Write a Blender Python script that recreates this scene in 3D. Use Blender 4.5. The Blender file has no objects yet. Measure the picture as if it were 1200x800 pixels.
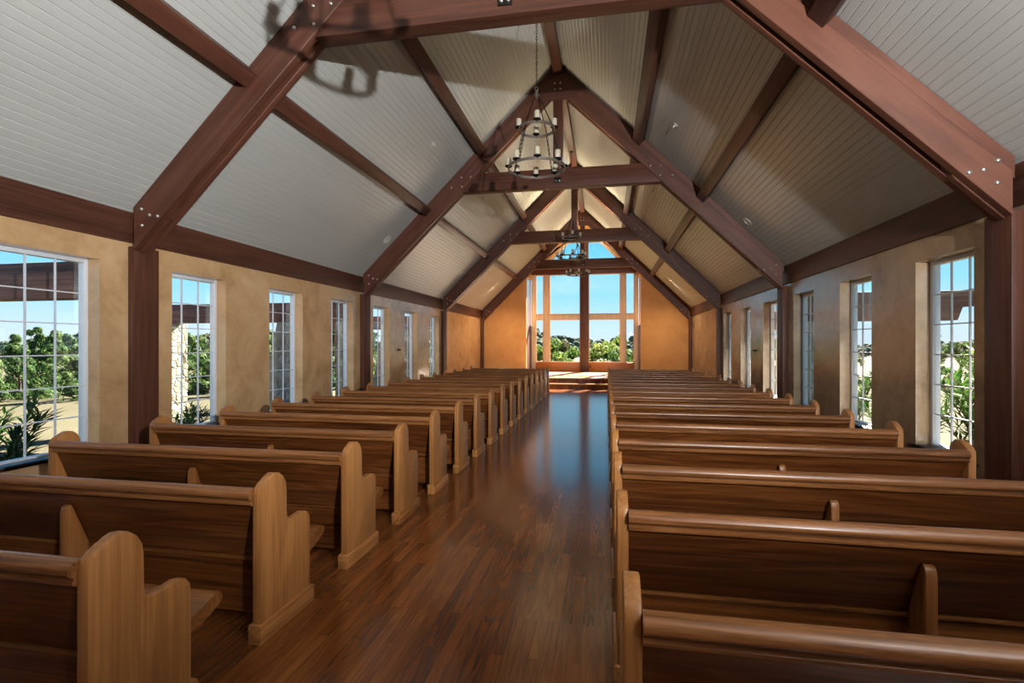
import bpy, bmesh, math, random
from mathutils import Vector, Matrix
random.seed(7)
D = bpy.data
scene = bpy.context.scene
COL = scene.collection
PI = math.pi

# ------------------------------------------------------------------ dimensions (metres; camera stands over the origin)
CX = -0.93           # ridge line
W = 4.18             # half width of the nave
XL, XR = CX - W, CX + W
ZW = 2.945           # ceiling height at the side walls
SL = 0.985           # roof slope
TY = [4.82, 10.12, 15.48, 20.75]    # trusses
YF = 20.72           # front wall inner face
YG = 22.24           # glazed end of the alcove behind the front wall
YE = 22.70           # far end of roof and floor
YB = -5.8            # rear wall inner face
WT = 0.215            # wall thickness
WIN_LO, WIN_HI, WIN_HALF = 0.44, 2.405, 0.437
def zc(s): return ZW + SL * (W - s)          # ceiling height at distance s from the ridge line

# ------------------------------------------------------------------ node helpers
def srgb(r, g, b):
    f = lambda c: (c / 255 / 12.92) if c / 255 <= 0.04045 else ((c / 255 + 0.055) / 1.055) ** 2.4
    return (f(r), f(g), f(b), 1)

class NT:
    def __init__(self, name):
        self.m = D.materials.new(name); self.m.use_nodes = True
        self.t = self.m.node_tree; self.t.nodes.clear()
        self.out = self.n('ShaderNodeOutputMaterial')
    def n(self, kind, **kw):
        nd = self.t.nodes.new(kind)
        for k, v in kw.items(): setattr(nd, k, v)
        return nd
    def l(self, a, b): self.t.links.new(a, b)
    def val(self, sock, v):
        if hasattr(v, 'is_output'): self.l(v, sock)
        else: sock.default_value = v
    def math(self, op, a, b=0.0, c=None, clamp=False):
        nd = self.n('ShaderNodeMath', operation=op, use_clamp=clamp)
        self.val(nd.inputs[0], a); self.val(nd.inputs[1], b)
        if c is not None: self.val(nd.inputs[2], c)
        return nd.outputs[0]
    def vmath(self, op, a, b):
        nd = self.n('ShaderNodeVectorMath', operation=op)
        self.val(nd.inputs[0], a); self.val(nd.inputs[1], b)
        return nd.outputs[0]
    def noise(self, vec, scale, detail=3, rough=0.55, dist=0.0):
        nd = self.n('ShaderNodeTexNoise')
        self.l(vec, nd.inputs['Vector'])
        nd.inputs['Scale'].default_value = scale; nd.inputs['Detail'].default_value = detail
        nd.inputs['Roughness'].default_value = rough; nd.inputs['Distortion'].default_value = dist
        return nd.outputs['Fac']
    def ramp(self, fac, stops, interp='LINEAR'):
        nd = self.n('ShaderNodeValToRGB'); nd.color_ramp.interpolation = interp
        el = nd.color_ramp.elements
        while len(el) < len(stops): el.new(0.5)
        for e, (p, c) in zip(el, stops): e.position = p; e.color = c
        self.val(nd.inputs[0], fac)
        return nd.outputs[0]
    def mix(self, fac, a, b, blend='MIX'):
        nd = self.n('ShaderNodeMix', data_type='RGBA', blend_type=blend)
        self.val(nd.inputs[0], fac); self.val(nd.inputs[6], a); self.val(nd.inputs[7], b)
        return nd.outputs[2]
    def bump(self, h, strength=0.2, dist=0.01):
        nd = self.n('ShaderNodeBump'); nd.inputs['Strength'].default_value = strength
        nd.inputs['Distance'].default_value = dist; self.l(h, nd.inputs['Height'])
        return nd.outputs[0]
    def principled(self, color, rough=0.5, metal=0.0, spec=0.5, normal=None, **kw):
        b = self.n('ShaderNodeBsdfPrincipled')
        self.val(b.inputs['Base Color'], color); self.val(b.inputs['Roughness'], rough)
        b.inputs['Metallic'].default_value = metal; b.inputs['Specular IOR Level'].default_value = spec
        if normal is not None: self.l(normal, b.inputs['Normal'])
        for k, v in kw.items(): b.inputs[k].default_value = v
        self.l(b.outputs[0], self.out.inputs[0])
        return b
    def objvec(self, rnd=True):
        tc = self.n('ShaderNodeTexCoord')
        if not rnd: return tc.outputs['Object']
        oi = self.n('ShaderNodeObjectInfo')
        m = self.math('MULTIPLY', oi.outputs['Random'], 37.0)
        cb = self.n('ShaderNodeCombineXYZ')
        for i in range(3): self.l(m, cb.inputs[i])
        return self.vmath('ADD', tc.outputs['Object'], cb.outputs[0])
    def geovec(self):
        return self.n('ShaderNodeNewGeometry').outputs['Position']

def wood(name, dark, mid, light, axis='x', rough=0.32, spec=0.5, rings=1.0, contrast=1.0, coat=0.0, tone=0.12):
    t = NT(name)
    v = t.objvec()
    st = {'x': (0.45, 7, 7), 'y': (7, 0.45, 7), 'z': (7, 7, 0.45)}[axis]
    fi = {'x': (3, 150, 150), 'y': (150, 3, 150), 'z': (150, 150, 3)}[axis]
    md = {'x': (1.1, 48, 48), 'y': (48, 1.1, 48), 'z': (48, 48, 1.1)}[axis]
    v1 = t.vmath('MULTIPLY', v, st); v2 = t.vmath('MULTIPLY', v, fi); v3 = t.vmath('MULTIPLY', v, md)
    n1 = t.noise(v1, 1.0, 2, 0.5, 0.35)
    ring = t.math('SINE', t.math('MULTIPLY', n1, 70.0 * rings))
    ring = t.math('MULTIPLY_ADD', ring, 0.5, 0.5)
    ring = t.math('POWER', ring, 2.2)
    fine = t.noise(v2, 1.0, 2, 0.6)
    streak = t.noise(v3, 1.0, 3, 0.6, 0.2)
    broad = t.noise(v1, 0.45, 2, 0.5)
    f = t.math('ADD', t.math('MULTIPLY', ring, 0.16 * contrast), t.math('MULTIPLY', fine, 0.30))
    f = t.math('ADD', f, t.math('MULTIPLY', t.math('SUBTRACT', streak, 0.5), 0.9 * contrast))
    f = t.math('ADD', f, t.math('MULTIPLY_ADD', t.math('SUBTRACT', broad, 0.5), 0.6, 0.18))
    c = t.ramp(f, [(0.10, dark), (0.42, mid), (0.80, light)])
    oi = t.n('ShaderNodeObjectInfo')
    hs = t.n('ShaderNodeHueSaturation')
    t.l(c, hs.inputs['Color'])
    t.l(t.math('MULTIPLY_ADD', oi.outputs['Random'], 2 * tone, 1 - tone), hs.inputs['Value'])
    r = t.math('MULTIPLY_ADD', fine, 0.18, rough - 0.09)
    b = t.principled(hs.outputs[0], r, 0, spec, t.bump(f, 0.10, 0.002))
    if coat: b.inputs['Coat Weight'].default_value = coat; b.inputs['Coat Roughness'].default_value = 0.2
    return t.m

def plain(name, color, rough=0.5, metal=0.0, spec=0.5, vary=0.06, scale=6.0):
    t = NT(name)
    n = t.noise(t.objvec(), scale, 4)
    c = t.mix(n, tuple(x * (1 - vary * 2) for x in color[:3]) + (1,), tuple(min(1, x * (1 + vary * 2)) for x in color[:3]) + (1,))
    t.principled(c, rough, metal, spec)
    return t.m

# ------------------------------------------------------------------ materials
M = {}
M['oak_end'] = wood('light_oak_upright', srgb(122, 74, 36), srgb(172, 116, 64), srgb(196, 142, 88), 'z', 0.36, 0.45, 0.6, 0.55)
M['oak_base'] = wood('light_oak_plinth', srgb(116, 70, 32), srgb(172, 116, 64), srgb(200, 148, 92), 'y', 0.36, 0.45, 0.8, 0.9)
M['oak_board'] = wood('brown_oak_board', srgb(46, 20, 7), srgb(106, 58, 24), srgb(152, 94, 46), 'x', 0.34, 0.5, 1.0, 0.9)
M['oak_rail'] = wood('oak_rail', srgb(80, 44, 20), srgb(138, 88, 48), srgb(170, 118, 72), 'x', 0.30, 0.55, 0.8, 0.8)
TD, TM, TL = srgb(52, 28, 19), srgb(86, 50, 36), srgb(108, 67, 50)
M['timber_x'] = wood('stained_timber_across', TD, TM, TL, 'x', 0.48, 0.35, 0.45, 0.7, tone=0.06)
M['timber_y'] = wood('stained_timber_along', TD, TM, TL, 'y', 0.48, 0.35, 0.45, 0.7, tone=0.06)
M['timber_z'] = wood('stained_timber_upright', TD, TM, TL, 'z', 0.48, 0.35, 0.45, 0.7, tone=0.06)
M['outer_timber'] = wood('weathered_timber', srgb(65, 46, 42), srgb(119, 86, 78), srgb(151, 115, 103), 'x', 0.7, 0.2, 0.45, 0.7, tone=0.06)
M['sill_wood'] = wood('dark_sill_wood', srgb(36, 20, 12), srgb(62, 36, 22), srgb(84, 52, 34), 'y', 0.35, 0.5, 0.5, 0.7)
M['front_wood'] = wood('honey_window_wood', srgb(166, 146, 126), srgb(208, 188, 168), srgb(220, 202, 184), 'z', 0.5, 0.3, 0.5, 0.5)
M['front_apron'] = wood('orange_apron_wood', srgb(130, 70, 26), srgb(180, 106, 46), srgb(200, 130, 66), 'x', 0.4, 0.4, 0.5, 0.5)

M['deck_wood'] = wood('honey_oak_deck', srgb(160, 118, 76), srgb(198, 158, 112), srgb(214, 178, 134), 'x', 0.25, 0.5, 0.6, 0.5)
M['front_sash'] = wood('pale_sash_wood', srgb(168, 132, 92), srgb(206, 172, 128), srgb(222, 192, 152), 'z', 0.5, 0.3, 0.5, 0.4)

def mat_floor():
    t = NT('strip_wood_floor')
    g = t.geovec()
    sep = t.n('ShaderNodeSeparateXYZ'); t.l(g, sep.inputs[0])
    cb = t.n('ShaderNodeCombineXYZ'); t.l(sep.outputs[1], cb.inputs[0]); t.l(sep.outputs[0], cb.inputs[1]); t.l(sep.outputs[2], cb.inputs[2])
    def brick(c1, c2, mort, w, off):
        b = t.n('ShaderNodeTexBrick'); t.l(cb.outputs[0], b.inputs['Vector'])
        b.offset = off; b.offset_frequency = 3; b.squash = 1.0
        b.inputs['Color1'].default_value = c1; b.inputs['Color2'].default_value = c2; b.inputs['Mortar'].default_value = mort
        b.inputs['Scale'].default_value = 1.0; b.inputs['Mortar Size'].default_value = 0.0009; b.inputs['Mortar Smooth'].default_value = 0.2
        b.inputs['Bias'].default_value = 0.0; b.inputs['Brick Width'].default_value = w; b.inputs['Row Height'].default_value = 0.062
        return b
    b1 = brick((0, 0, 0, 1), (1, 1, 1, 1), (0.5, 0.5, 0.5, 1), 0.93, 0.37)
    rnd = b1.outputs['Color']
    off = t.n('ShaderNodeCombineXYZ')
    t.l(t.math('MULTIPLY', rnd, 23.0), off.inputs[0]); t.l(t.math('MULTIPLY', rnd, 11.0), off.inputs[1])
    v = t.vmath('ADD', g, off.outputs[0])
    gr = t.noise(t.vmath('MULTIPLY', v, (13, 0.9, 1)), 1.0, 3, 0.55, 0.6)
    ring = t.math('MULTIPLY_ADD', t.math('SINE', t.math('MULTIPLY', gr, 40.0)), 0.5, 0.5)
    fine = t.noise(t.vmath('MULTIPLY', v, (170, 4, 1)), 1.0, 2, 0.6)
    patch = t.noise(g, 0.7, 3)
    f = t.math('ADD', t.math('MULTIPLY_ADD', rnd, 0.26, 0.08), t.math('MULTIPLY', ring, 0.13))
    f = t.math('ADD', f, t.math('MULTIPLY', fine, 0.34))
    f = t.math('ADD', f, t.math('MULTIPLY', t.math('SUBTRACT', patch, 0.5), 0.35))
    c = t.ramp(f, [(0.08, srgb(58, 28, 12)), (0.40, srgb(106, 58, 26)), (0.66, srgb(136, 80, 39)), (0.95, srgb(164, 106, 58))])
    c = t.mix(t.math('MULTIPLY', b1.outputs['Fac'], 0.7), c, srgb(34, 18, 10))
    r = t.math('MULTIPLY_ADD', fine, 0.12, 0.11)
    h = t.math('SUBTRACT', t.math('MULTIPLY', rnd, 0.25), t.math('MULTIPLY', b1.outputs['Fac'], 1.0))
    b = t.principled(c, r, 0, 0.5, t.bump(h, 0.16, 0.0015)); b.inputs['IOR'].default_value = 1.72
    return t.m
M['floor'] = mat_floor()

def mat_plaster(name='troweled_ochre_plaster', ramp=None, spread=0.18):
    t = NT(name)
    g = t.geovec()
    a = t.noise(g, 1.3, 5, 0.62, 0.8); b = t.noise(g, 9.0, 4, 0.6, 0.5)
    f = t.math('ADD', t.math('MULTIPLY', a, 1 - spread), t.math('MULTIPLY', b, spread))
    c = t.ramp(f, ramp or [(0.28, srgb(160, 124, 84)), (0.5, srgb(196, 158, 114)), (0.74, srgb(216, 182, 140))])
    r = t.math('MULTIPLY_ADD', a, 0.26, 0.08)
    tr = t.noise(t.vmath('MULTIPLY', g, (6, 6, 14)), 1.0, 3, 0.5, 1.5)
    t.principled(c, r, 0, 0.85, t.bump(tr, 0.06, 0.01))
    return t.m
M['plaster'] = mat_plaster()
M['plaster_shaded'] = mat_plaster('shaded_mottled_plaster', [(0.30, srgb(122, 100, 80)), (0.5, srgb(158, 132, 104)), (0.72, srgb(184, 158, 128))], 0.3)  # darker copy of the plaster, the right wall's shade put into its colour
def mat_front_plaster():
    t = NT('matte_orange_plaster')
    g = t.geovec()
    a = t.noise(g, 1.1, 5, 0.62, 0.5)
    c = t.ramp(a, [(0.3, srgb(188, 134, 80)), (0.7, srgb(210, 158, 102))])
    t.principled(c, 0.75, 0, 0.25)
    return t.m
M['front_plaster'] = mat_front_plaster()

def mat_ceiling():
    t = NT('painted_beadboard')
    g = t.geovec()
    n = t.noise(t.vmath('MULTIPLY', g, (3, 0.4, 3)), 1.0, 3)
    c = t.mix(n, srgb(168, 168, 163), srgb(182, 182, 177))
    t.principled(c, 0.36, 0, 0.5)
    return t.m
M['ceiling'] = mat_ceiling()

M['vinyl'] = plain('white_vinyl', srgb(214, 218, 224), 0.4, vary=0.02)
M['black_iron'] = plain('black_iron', srgb(26, 22, 20), 0.5, 0.6, vary=0.1)
M['ring_iron'] = plain('grey_iron', srgb(112, 104, 96), 0.42, 0.5, vary=0.1)
M['steel'] = plain('bolt_steel', srgb(200, 200, 196), 0.32, 0.9, vary=0.03)
M['white_paint'] = plain('white_fixture_paint', srgb(206, 202, 190), 0.4, vary=0.02)
M['carpet'] = plain('dark_recess', srgb(40, 36, 34), 0.8)
M['roofing'] = plain('grey_roofing', srgb(96, 92, 88), 0.8)
M['rear'] = M['plaster']

def mat_glass(name, rough=0.0, tint=(0.98, 0.99, 0.99, 1), refl=0.06):
    t = NT(name)
    tr = t.n('ShaderNodeBsdfTransparent'); tr.inputs[0].default_value = tint
    gl = t.n('ShaderNodeBsdfGlossy'); gl.inputs['Roughness'].default_value = rough
    lw = t.n('ShaderNodeLayerWeight'); lw.inputs['Blend'].default_value = 0.5
    ms = t.n('ShaderNodeMixShader')
    fac = t.math('MULTIPLY_ADD', t.math('POWER', lw.outputs['Facing'], 5.0), 0.55, 0.035)
    t.l(fac, ms.inputs[0]); t.l(tr.outputs[0], ms.inputs[1]); t.l(gl.outputs[0], ms.inputs[2])
    t.l(ms.outputs[0], t.out.inputs[0])
    return t.m
M['glass'] = mat_glass('window_glass')

def mat_candle():
    t = NT('cream_candle_glass')
    n = t.noise(t.objvec(), 12, 3)
    c = t.mix(n, srgb(176, 166, 144), srgb(198, 190, 170))
    t.principled(c, 0.35, 0, 0.4, None, **{'Subsurface Weight': 0.0})
    return t.m
M['candle'] = mat_candle()

def mat_stone():
    t = NT('pale_rubble_limestone')
    v = t.n('ShaderNodeTexCoord').outputs['Object']
    vo = t.n('ShaderNodeTexVoronoi', feature='DISTANCE_TO_EDGE'); t.l(v, vo.inputs['Vector']); vo.inputs['Scale'].default_value = 6.0
    vc = t.n('ShaderNodeTexVoronoi'); t.l(v, vc.inputs['Vector']); vc.inputs['Scale'].default_value = 6.0
    mort = t.math('LESS_THAN', vo.outputs['Distance'], 0.035)
    n = t.noise(v, 14, 4)
    sx = t.n('ShaderNodeSeparateColor'); t.l(vc.outputs['Color'], sx.inputs[0])
    c = t.ramp(t.math('ADD', t.math('MULTIPLY', sx.outputs[0], 0.6), t.math('MULTIPLY', n, 0.4)), [(0.2, srgb(134, 126, 109)), (0.55, srgb(155, 148, 131)), (0.9, srgb(171, 166, 153))])
    c = t.mix(t.math('MULTIPLY', mort, 0.3), c, srgb(120, 110, 92))
    h = t.math('ADD', t.math('MINIMUM', vo.outputs['Distance'], 0.12), t.math('MULTIPLY', n, 0.05))
    t.principled(c, 0.85, 0, 0.2, t.bump(h, 0.8, 0.15))
    return t.m
M['stone'] = mat_stone()

def mat_ground():
    t = NT('dry_lawn')
    g = t.geovec()
    a = t.noise(g, 0.18, 4, 0.6); b = t.noise(g, 2.5, 5, 0.7); c3 = t.noise(g, 30, 3)
    f = t.math('ADD', t.math('MULTIPLY', a, 0.55), t.math('ADD', t.math('MULTIPLY', b, 0.3), t.math('MULTIPLY', c3, 0.15)))
    c = t.ramp(f, [(0.30, srgb(56, 53, 37)), (0.46, srgb(76, 73, 57)), (0.66, srgb(87, 84, 68))])
    t.principled(c, 0.95, 0, 0.1, t.bump(c3, 0.5, 0.05))
    return t.m
M['ground'] = mat_ground()

def mat_leaf(name, c1, c2, c3, rough=0.45, trans=0.35, spec=0.3):
    t = NT(name)
    g = t.geovec()
    n = t.noise(g, 2.3, 3, 0.6)
    oi = t.n('ShaderNodeObjectInfo')
    f = t.math('ADD', n, t.math('MULTIPLY', t.math('SUBTRACT', oi.outputs['Random'], 0.5), 0.35))
    c = t.ramp(f, [(0.3, c1), (0.5, c2), (0.72, c3)])
    p = t.n('ShaderNodeBsdfPrincipled'); t.l(c, p.inputs['Base Color']); p.inputs['Roughness'].default_value = rough
    p.inputs['Specular IOR Level'].default_value = spec
    tr = t.n('ShaderNodeBsdfTranslucent'); t.l(c, tr.inputs['Color'])
    ms = t.n('ShaderNodeMixShader'); ms.inputs[0].default_value = trans
    t.l(p.outputs[0], ms.inputs[1]); t.l(tr.outputs[0], ms.inputs[2]); t.l(ms.outputs[0], t.out.inputs[0])
    return t.m
M['leaf_tree'] = mat_leaf('juniper_foliage', srgb(34, 56, 30), srgb(57, 83, 43), srgb(90, 110, 62), 0.7, 0.35, 0.1)
M['leaf_olive'] = mat_leaf('pale_scrub_foliage', srgb(59, 65, 40), srgb(83, 85, 55), srgb(108, 102, 68), 0.7, 0.3, 0.1)
M['leaf_shrub'] = mat_leaf('oleander_leaves', srgb(25, 50, 17), srgb(52, 86, 30), srgb(91, 119, 54), 0.35, 0.4, 0.4)
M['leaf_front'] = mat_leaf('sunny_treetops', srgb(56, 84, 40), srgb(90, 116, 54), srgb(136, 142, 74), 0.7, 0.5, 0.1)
M['bark'] = plain('grey_brown_bark', srgb(86, 70, 56), 0.9, vary=0.15)
M['forest'] = mat_leaf('hill_forest', srgb(44, 60, 54), srgb(60, 76, 65), srgb(77, 90, 76), 0.9, 0.1, 0.05)
M['stem_green'] = plain('green_stems', srgb(90, 100, 52), 0.7, vary=0.1)

# ------------------------------------------------------------------ mesh builder
class MB:
    def __init__(self): self.v = []; self.f = []
    def add(self, vs, fs):
        o = len(self.v); self.v += [tuple(p) for p in vs]; self.f += [tuple(i + o for i in q) for q in fs]
    def box(self, x0, x1, y0, y1, z0, z1):
        x0, x1 = sorted((x0, x1)); y0, y1 = sorted((y0, y1)); z0, z1 = sorted((z0, z1))
        self.add([(x0, y0, z0), (x1, y0, z0), (x1, y1, z0), (x0, y1, z0), (x0, y0, z1), (x1, y0, z1), (x1, y1, z1), (x0, y1, z1)],
                 [(0, 3, 2, 1), (4, 5, 6, 7), (0, 1, 5, 4), (1, 2, 6, 5), (2, 3, 7, 6), (3, 0, 4, 7)])
        return self
    def prism(self, prof, axis, a0, a1):
        """prof: 2D outline; axis 'x' -> (y,z), 'y' -> (x,z), 'z' -> (x,y)"""
        n = len(prof)
        def P(p, a): return {'x': (a, p[0], p[1]), 'y': (p[0], a, p[1]), 'z': (p[0], p[1], a)}[axis]
        vs = [P(p, a0) for p in prof] + [P(p, a1) for p in prof]
        fs = [tuple(range(n)), tuple(range(2 * n - 1, n - 1, -1))]
        for i in range(n):
            j = (i + 1) % n; fs.append((i, i + n, j + n, j))
        self.add(vs, fs); return self
    def tube(self, pts, r, n=8, closed=False):
        pts = [Vector(p) for p in pts]; m = len(pts)
        rr = r if isinstance(r, (list, tuple)) else [r] * m
        vs = []; prev = None
        for i, p in enumerate(pts):
            if closed: d = (pts[(i + 1) % m] - pts[i - 1])
            else: d = pts[min(i + 1, m - 1)] - pts[max(i - 1, 0)]
            d.normalize()
            if prev is None:
                u = d.cross(Vector((0, 0, 1)))
                if u.length < 1e-3: u = d.cross(Vector((1, 0, 0)))
            else: u = prev - d * prev.dot(d)
            u.normalize(); prev = u; w = d.cross(u)
            for k in range(n):
                a = 2 * PI * k / n; vs.append(p + (u * math.cos(a) + w * math.sin(a)) * rr[i])
        fs = []
        for i in range(m if closed else m - 1):
            for k in range(n):
                a = i * n + k; b = i * n + (k + 1) % n; i2 = ((i + 1) % m) * n
                fs.append((a, b, i2 + (k + 1) % n, i2 + k))
        if not closed: fs += [tuple(range(n - 1, -1, -1)), tuple((m - 1) * n + k for k in range(n))]
        self.add(vs, fs); return self
    def lathe(self, prof, c=(0, 0, 0), n=16):
        vs = []; fs = []; m = len(prof)
        for (r, z) in prof:
            for k in range(n):
                a = 2 * PI * k / n; vs.append((c[0] + r * math.cos(a), c[1] + r * math.sin(a), c[2] + z))
        for i in range(m - 1):
            for k in range(n):
                fs.append((i * n + k, i * n + (k + 1) % n, (i + 1) * n + (k + 1) % n, (i + 1) * n + k))
        fs += [tuple(range(n - 1, -1, -1)), tuple((m - 1) * n + k for k in range(n))]
        self.add(vs, fs); return self
    def mesh(self, name, bevel=0.0, seg=2, smooth=35, angle=30):
        me = D.meshes.new(name); me.from_pydata(self.v, [], self.f); me.update()
        bm = bmesh.new(); bm.from_mesh(me)
        bmesh.ops.recalc_face_normals(bm, faces=bm.faces)
        if bevel:
            es = [e for e in bm.edges if len(e.link_faces) == 2 and e.calc_face_angle(0) > math.radians(angle)]
            bmesh.ops.bevel(bm, geom=es, offset=bevel, segments=seg, affect='EDGES', profile=0.5, clamp_overlap=True)
        bm.to_mesh(me); bm.free()
        if smooth:
            me.shade_smooth(); me.set_sharp_from_angle(angle=math.radians(smooth))
        return me
    def build(self, name, mat, parent=None, loc=(0, 0, 0), **kw):
        me = self.mesh(name, **kw); return link(name, me, mat, parent, loc)

def link(name, me, mat=None, parent=None, loc=(0, 0, 0), rot=(0, 0, 0)):
    o = D.objects.new(name, me); COL.objects.link(o)
    if mat is not None and not me.materials: me.materials.append(mat)
    o.parent = parent; o.location = loc; o.rotation_euler = rot
    return o
def tag(o, label, cat, group=None, kind=None):
    o['label'] = label; o['category'] = cat
    if group: o['group'] = group
    if kind: o['kind'] = kind
    return o
def empty(name, loc=(0, 0, 0), rz=0):
    o = D.objects.new(name, None); COL.objects.link(o); o.location = loc; o.rotation_euler = (0, 0, rz); o.empty_display_size = 0.2
    return o
def struct(o): o['kind'] = 'structure'; return o
KIDS = {}
def copy_tree(o, parent=None):
    c = o.copy(); COL.objects.link(c); c.parent = parent
    for ch in list(o.children): copy_tree(ch, c)
    return c
ORD = ['first', 'second', 'third', 'fourth', 'fifth', 'sixth', 'seventh', 'eighth', 'ninth', 'tenth', 'eleventh', 'twelfth', 'thirteenth', 'fourteenth', 'fifteenth', 'sixteenth']

# ------------------------------------------------------------------ setting
fl = MB().box(XL - WT, XR + WT, YB - WT, YE, -0.12, 0.0).build('floor', M['floor'], smooth=0)
struct(fl)

WY = []
for k in range(3): WY += [7.47 + d + (k - 1) * 5.34 for d in (-1.79, 0.0, 1.79)]
WY[6:] = [12.82 + d for d in (-1.79, 0.02, 1.86)]
def side_wall(name, x0, x1, mat):
    m = MB(); y = YB - WT
    lo, hi = 0.0, 3.02
    for wy in WY:
        a, b = wy - WIN_HALF, wy + WIN_HALF
        m.box(x0, x1, y, a, lo, hi); m.box(x0, x1, a, b, lo, WIN_LO); m.box(x0, x1, a, b, WIN_HI, hi); y = b
    m.box(x0, x1, y, YF + WT, lo, hi)
    return struct(m.build(name, mat, smooth=0))
side_wall('wall_left', XL - WT, XL, M['plaster'])
side_wall('wall_right', XR, XR + WT, M['plaster_shaded'])

# front (altar) wall with its tall window opening and the gable lights above the tie beam
FX0, FX1 = -3.24, 1.36       # opening
FZ0, FZ1 = 0.40, 4.42
TRI0, TRI1 = 4.90, 5.72
m = MB()
def gable_top(x): return zc(abs(x - CX)) + 0.02
y0, y1 = YF, YF + WT
xs0 = XL
m.prism([(XL - WT, -0.1), (FX0, -0.1), (FX0, gable_top(FX0)), (XL - WT, gable_top(XL - WT))], 'y', y0, y1)
m.prism([(FX1, -0.1), (XR + WT, -0.1), (XR + WT, gable_top(XR + WT)), (FX1, gable_top(FX1))], 'y', y0, y1)
# glazed end wall of the alcove: gable infill round the upper light
TB, TT, TRI0, TRI1 = 1.62, 0.72, 5.16, 6.02
g0, g1 = YG, YG + 0.14
m.prism([(FX0, TRI0), (CX - TB, TRI0), (CX - TT, TRI1), (CX - TT, gable_top(CX - TT)), (FX0, gable_top(FX0))], 'y', g0, g1)
m.prism([(FX1, TRI0), (CX + TB, TRI0), (CX + TT, TRI1), (CX + TT, gable_top(CX + TT)), (FX1, gable_top(FX1))], 'y', g0, g1)
m.prism([(CX - TT, TRI1), (CX + TT, TRI1), (CX + TT, gable_top(CX + TT)), (CX, gable_top(CX)), (CX - TT, gable_top(CX - TT))], 'y', g0, g1)
for x0, x1 in ((FX0 - 0.14, FX0), (FX1, FX1 + 0.14)):
    m.box(x0, x1, y1, g1, 4.40, gable_top(min(x0, x1, key=lambda q: abs(q - CX))))
struct(m.build('wall_front', M['front_plaster'], smooth=0))
m = MB().prism([(XL - WT, -0.1), (XR + WT, -0.1), (XR + WT, gable_top(XR + WT)), (CX, gable_top(CX)), (XL - WT, gable_top(XL - WT))], 'y', YB - WT, YB)
struct(m.build('wall_rear', M['plaster'], smooth=0))

# ceiling: V-jointed boards running the length of the nave, both slopes
m = MB()
bw = 0.083 / math.sqrt(1 + SL * SL)      # board width measured horizontally
nb = int(W / bw) + 1
gw, gd = 0.0045, 0.006
nx, nz = SL / math.sqrt(1 + SL * SL), 1 / math.sqrt(1 + SL * SL)
for sd in (-1, 1):
    prof = []
    s = 0.0
    while s < W + 0.12:
        e = min(s + bw, W + 0.12)
        prof += [(s + gw, 0), (e - gw, 0), (e, gd)]
        s = e
    vs = []; fs = []
    for (s, d) in prof:
        x = CX + sd * (s + d * nx); z = zc(s) + d * nz
        vs += [(x, YB - 0.02, z), (x, YG + 0.02, z)]
    for i in range(len(prof) - 1):
        fs.append((2 * i, 2 * i + 1, 2 * i + 3, 2 * i + 2))
    m.add(vs, fs)
me = m.mesh('ceiling', smooth=0)
struct(link('ceiling', me, M['ceiling']))
# roof slab over it with a short eave
m = MB()
ov = 0.48
for sd in (-1, 1):
    p = [(CX, zc(0) + 0.03), (CX + sd * (W + 0.02), zc(W) + 0.01 + 0.03), (CX + sd * (W + 0.02), 3.02), (CX + sd * (W + WT + ov), 2.80), (CX + sd * (W + WT + ov), 3.0), (CX, zc(0) + 0.38)]
    m.prism(p, 'y', YB - WT - 0.4, YE)
o = struct(m.build('roof', M['roofing'], smooth=0))

# baseboards
for nm, x0, x1 in (('baseboard_left', XL, XL + 0.02), ('baseboard_right', XR - 0.02, XR)):
    struct(MB().box(x0, x1, YB, YF, 0, 0.12).build(nm, M['sill_wood'], bevel=0.004))

# side windows: white frame, grille of 3 x 6 lights, glass, dark wooden stool
def side_window(i, sd, wy):
    xin = XL if sd < 0 else XR
    ox = lambda d: xin + sd * d            # d metres outward from the wall face
    root = empty('window_%d' % i, (xin, wy, WIN_LO)); root['kind'] = 'structure'
    T = Matrix.Translation((-xin, -wy, -WIN_LO))
    def B(mb, name, mat, **kw):
        mb.v = [tuple(T @ Vector(p)) for p in mb.v]
        return mb.build(name, mat, root, **kw)
    a, b = wy - WIN_HALF, wy + WIN_HALF
    fo, fi = 0.212, 0.135; fw = 0.044
    m = MB()
    m.box(ox(fi), ox(fo), a, a + fw, WIN_LO, WIN_HI).box(ox(fi), ox(fo), b - fw, b, WIN_LO, WIN_HI)
    m.box(ox(fi), ox(fo), a + fw, b - fw, WIN_LO, WIN_LO + fw).box(ox(fi), ox(fo), a + fw, b - fw, WIN_HI - fw, WIN_HI)
    B(m, 'frame', M['vinyl'], bevel=0.006)
    m = MB(); gy0, gy1 = a + fw, b - fw; gz0, gz1 = WIN_LO + fw, WIN_HI - fw; h = 0.0058
    for k in (1, 2):
        y = gy0 + (gy1 - gy0) * k / 3; m.box(ox(0.150), ox(0.168), y - h, y + h, gz0, gz1)
    for k in range(1, 6):
        z = gz0 + (gz1 - gz0) * k / 6; m.box(ox(0.151), ox(0.167), gy0, gy1, z - h, z + h)
    B(m, 'grille', M['vinyl'], smooth=0)
    m = MB().box(ox(0.1575), ox(0.1605), gy0 - 0.01, gy1 + 0.01, gz0 - 0.01, gz1 + 0.01)
    B(m, 'glass_pane', M['glass'], smooth=0)
    m = MB().box(ox(-0.05), ox(fi), a - 0.04 * 0, b, WIN_LO - 0.002, WIN_LO + 0.028)
    m.box(ox(-0.05), ox(0.0), a - 0.06, b + 0.06, WIN_LO - 0.002, WIN_LO + 0.028)
    B(m, 'stool', M['sill_wood'], bevel=0.006)
i = 1
for sd in (-1, 1):
    for wy in WY:
        side_window(i, sd, wy); i += 1

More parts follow.
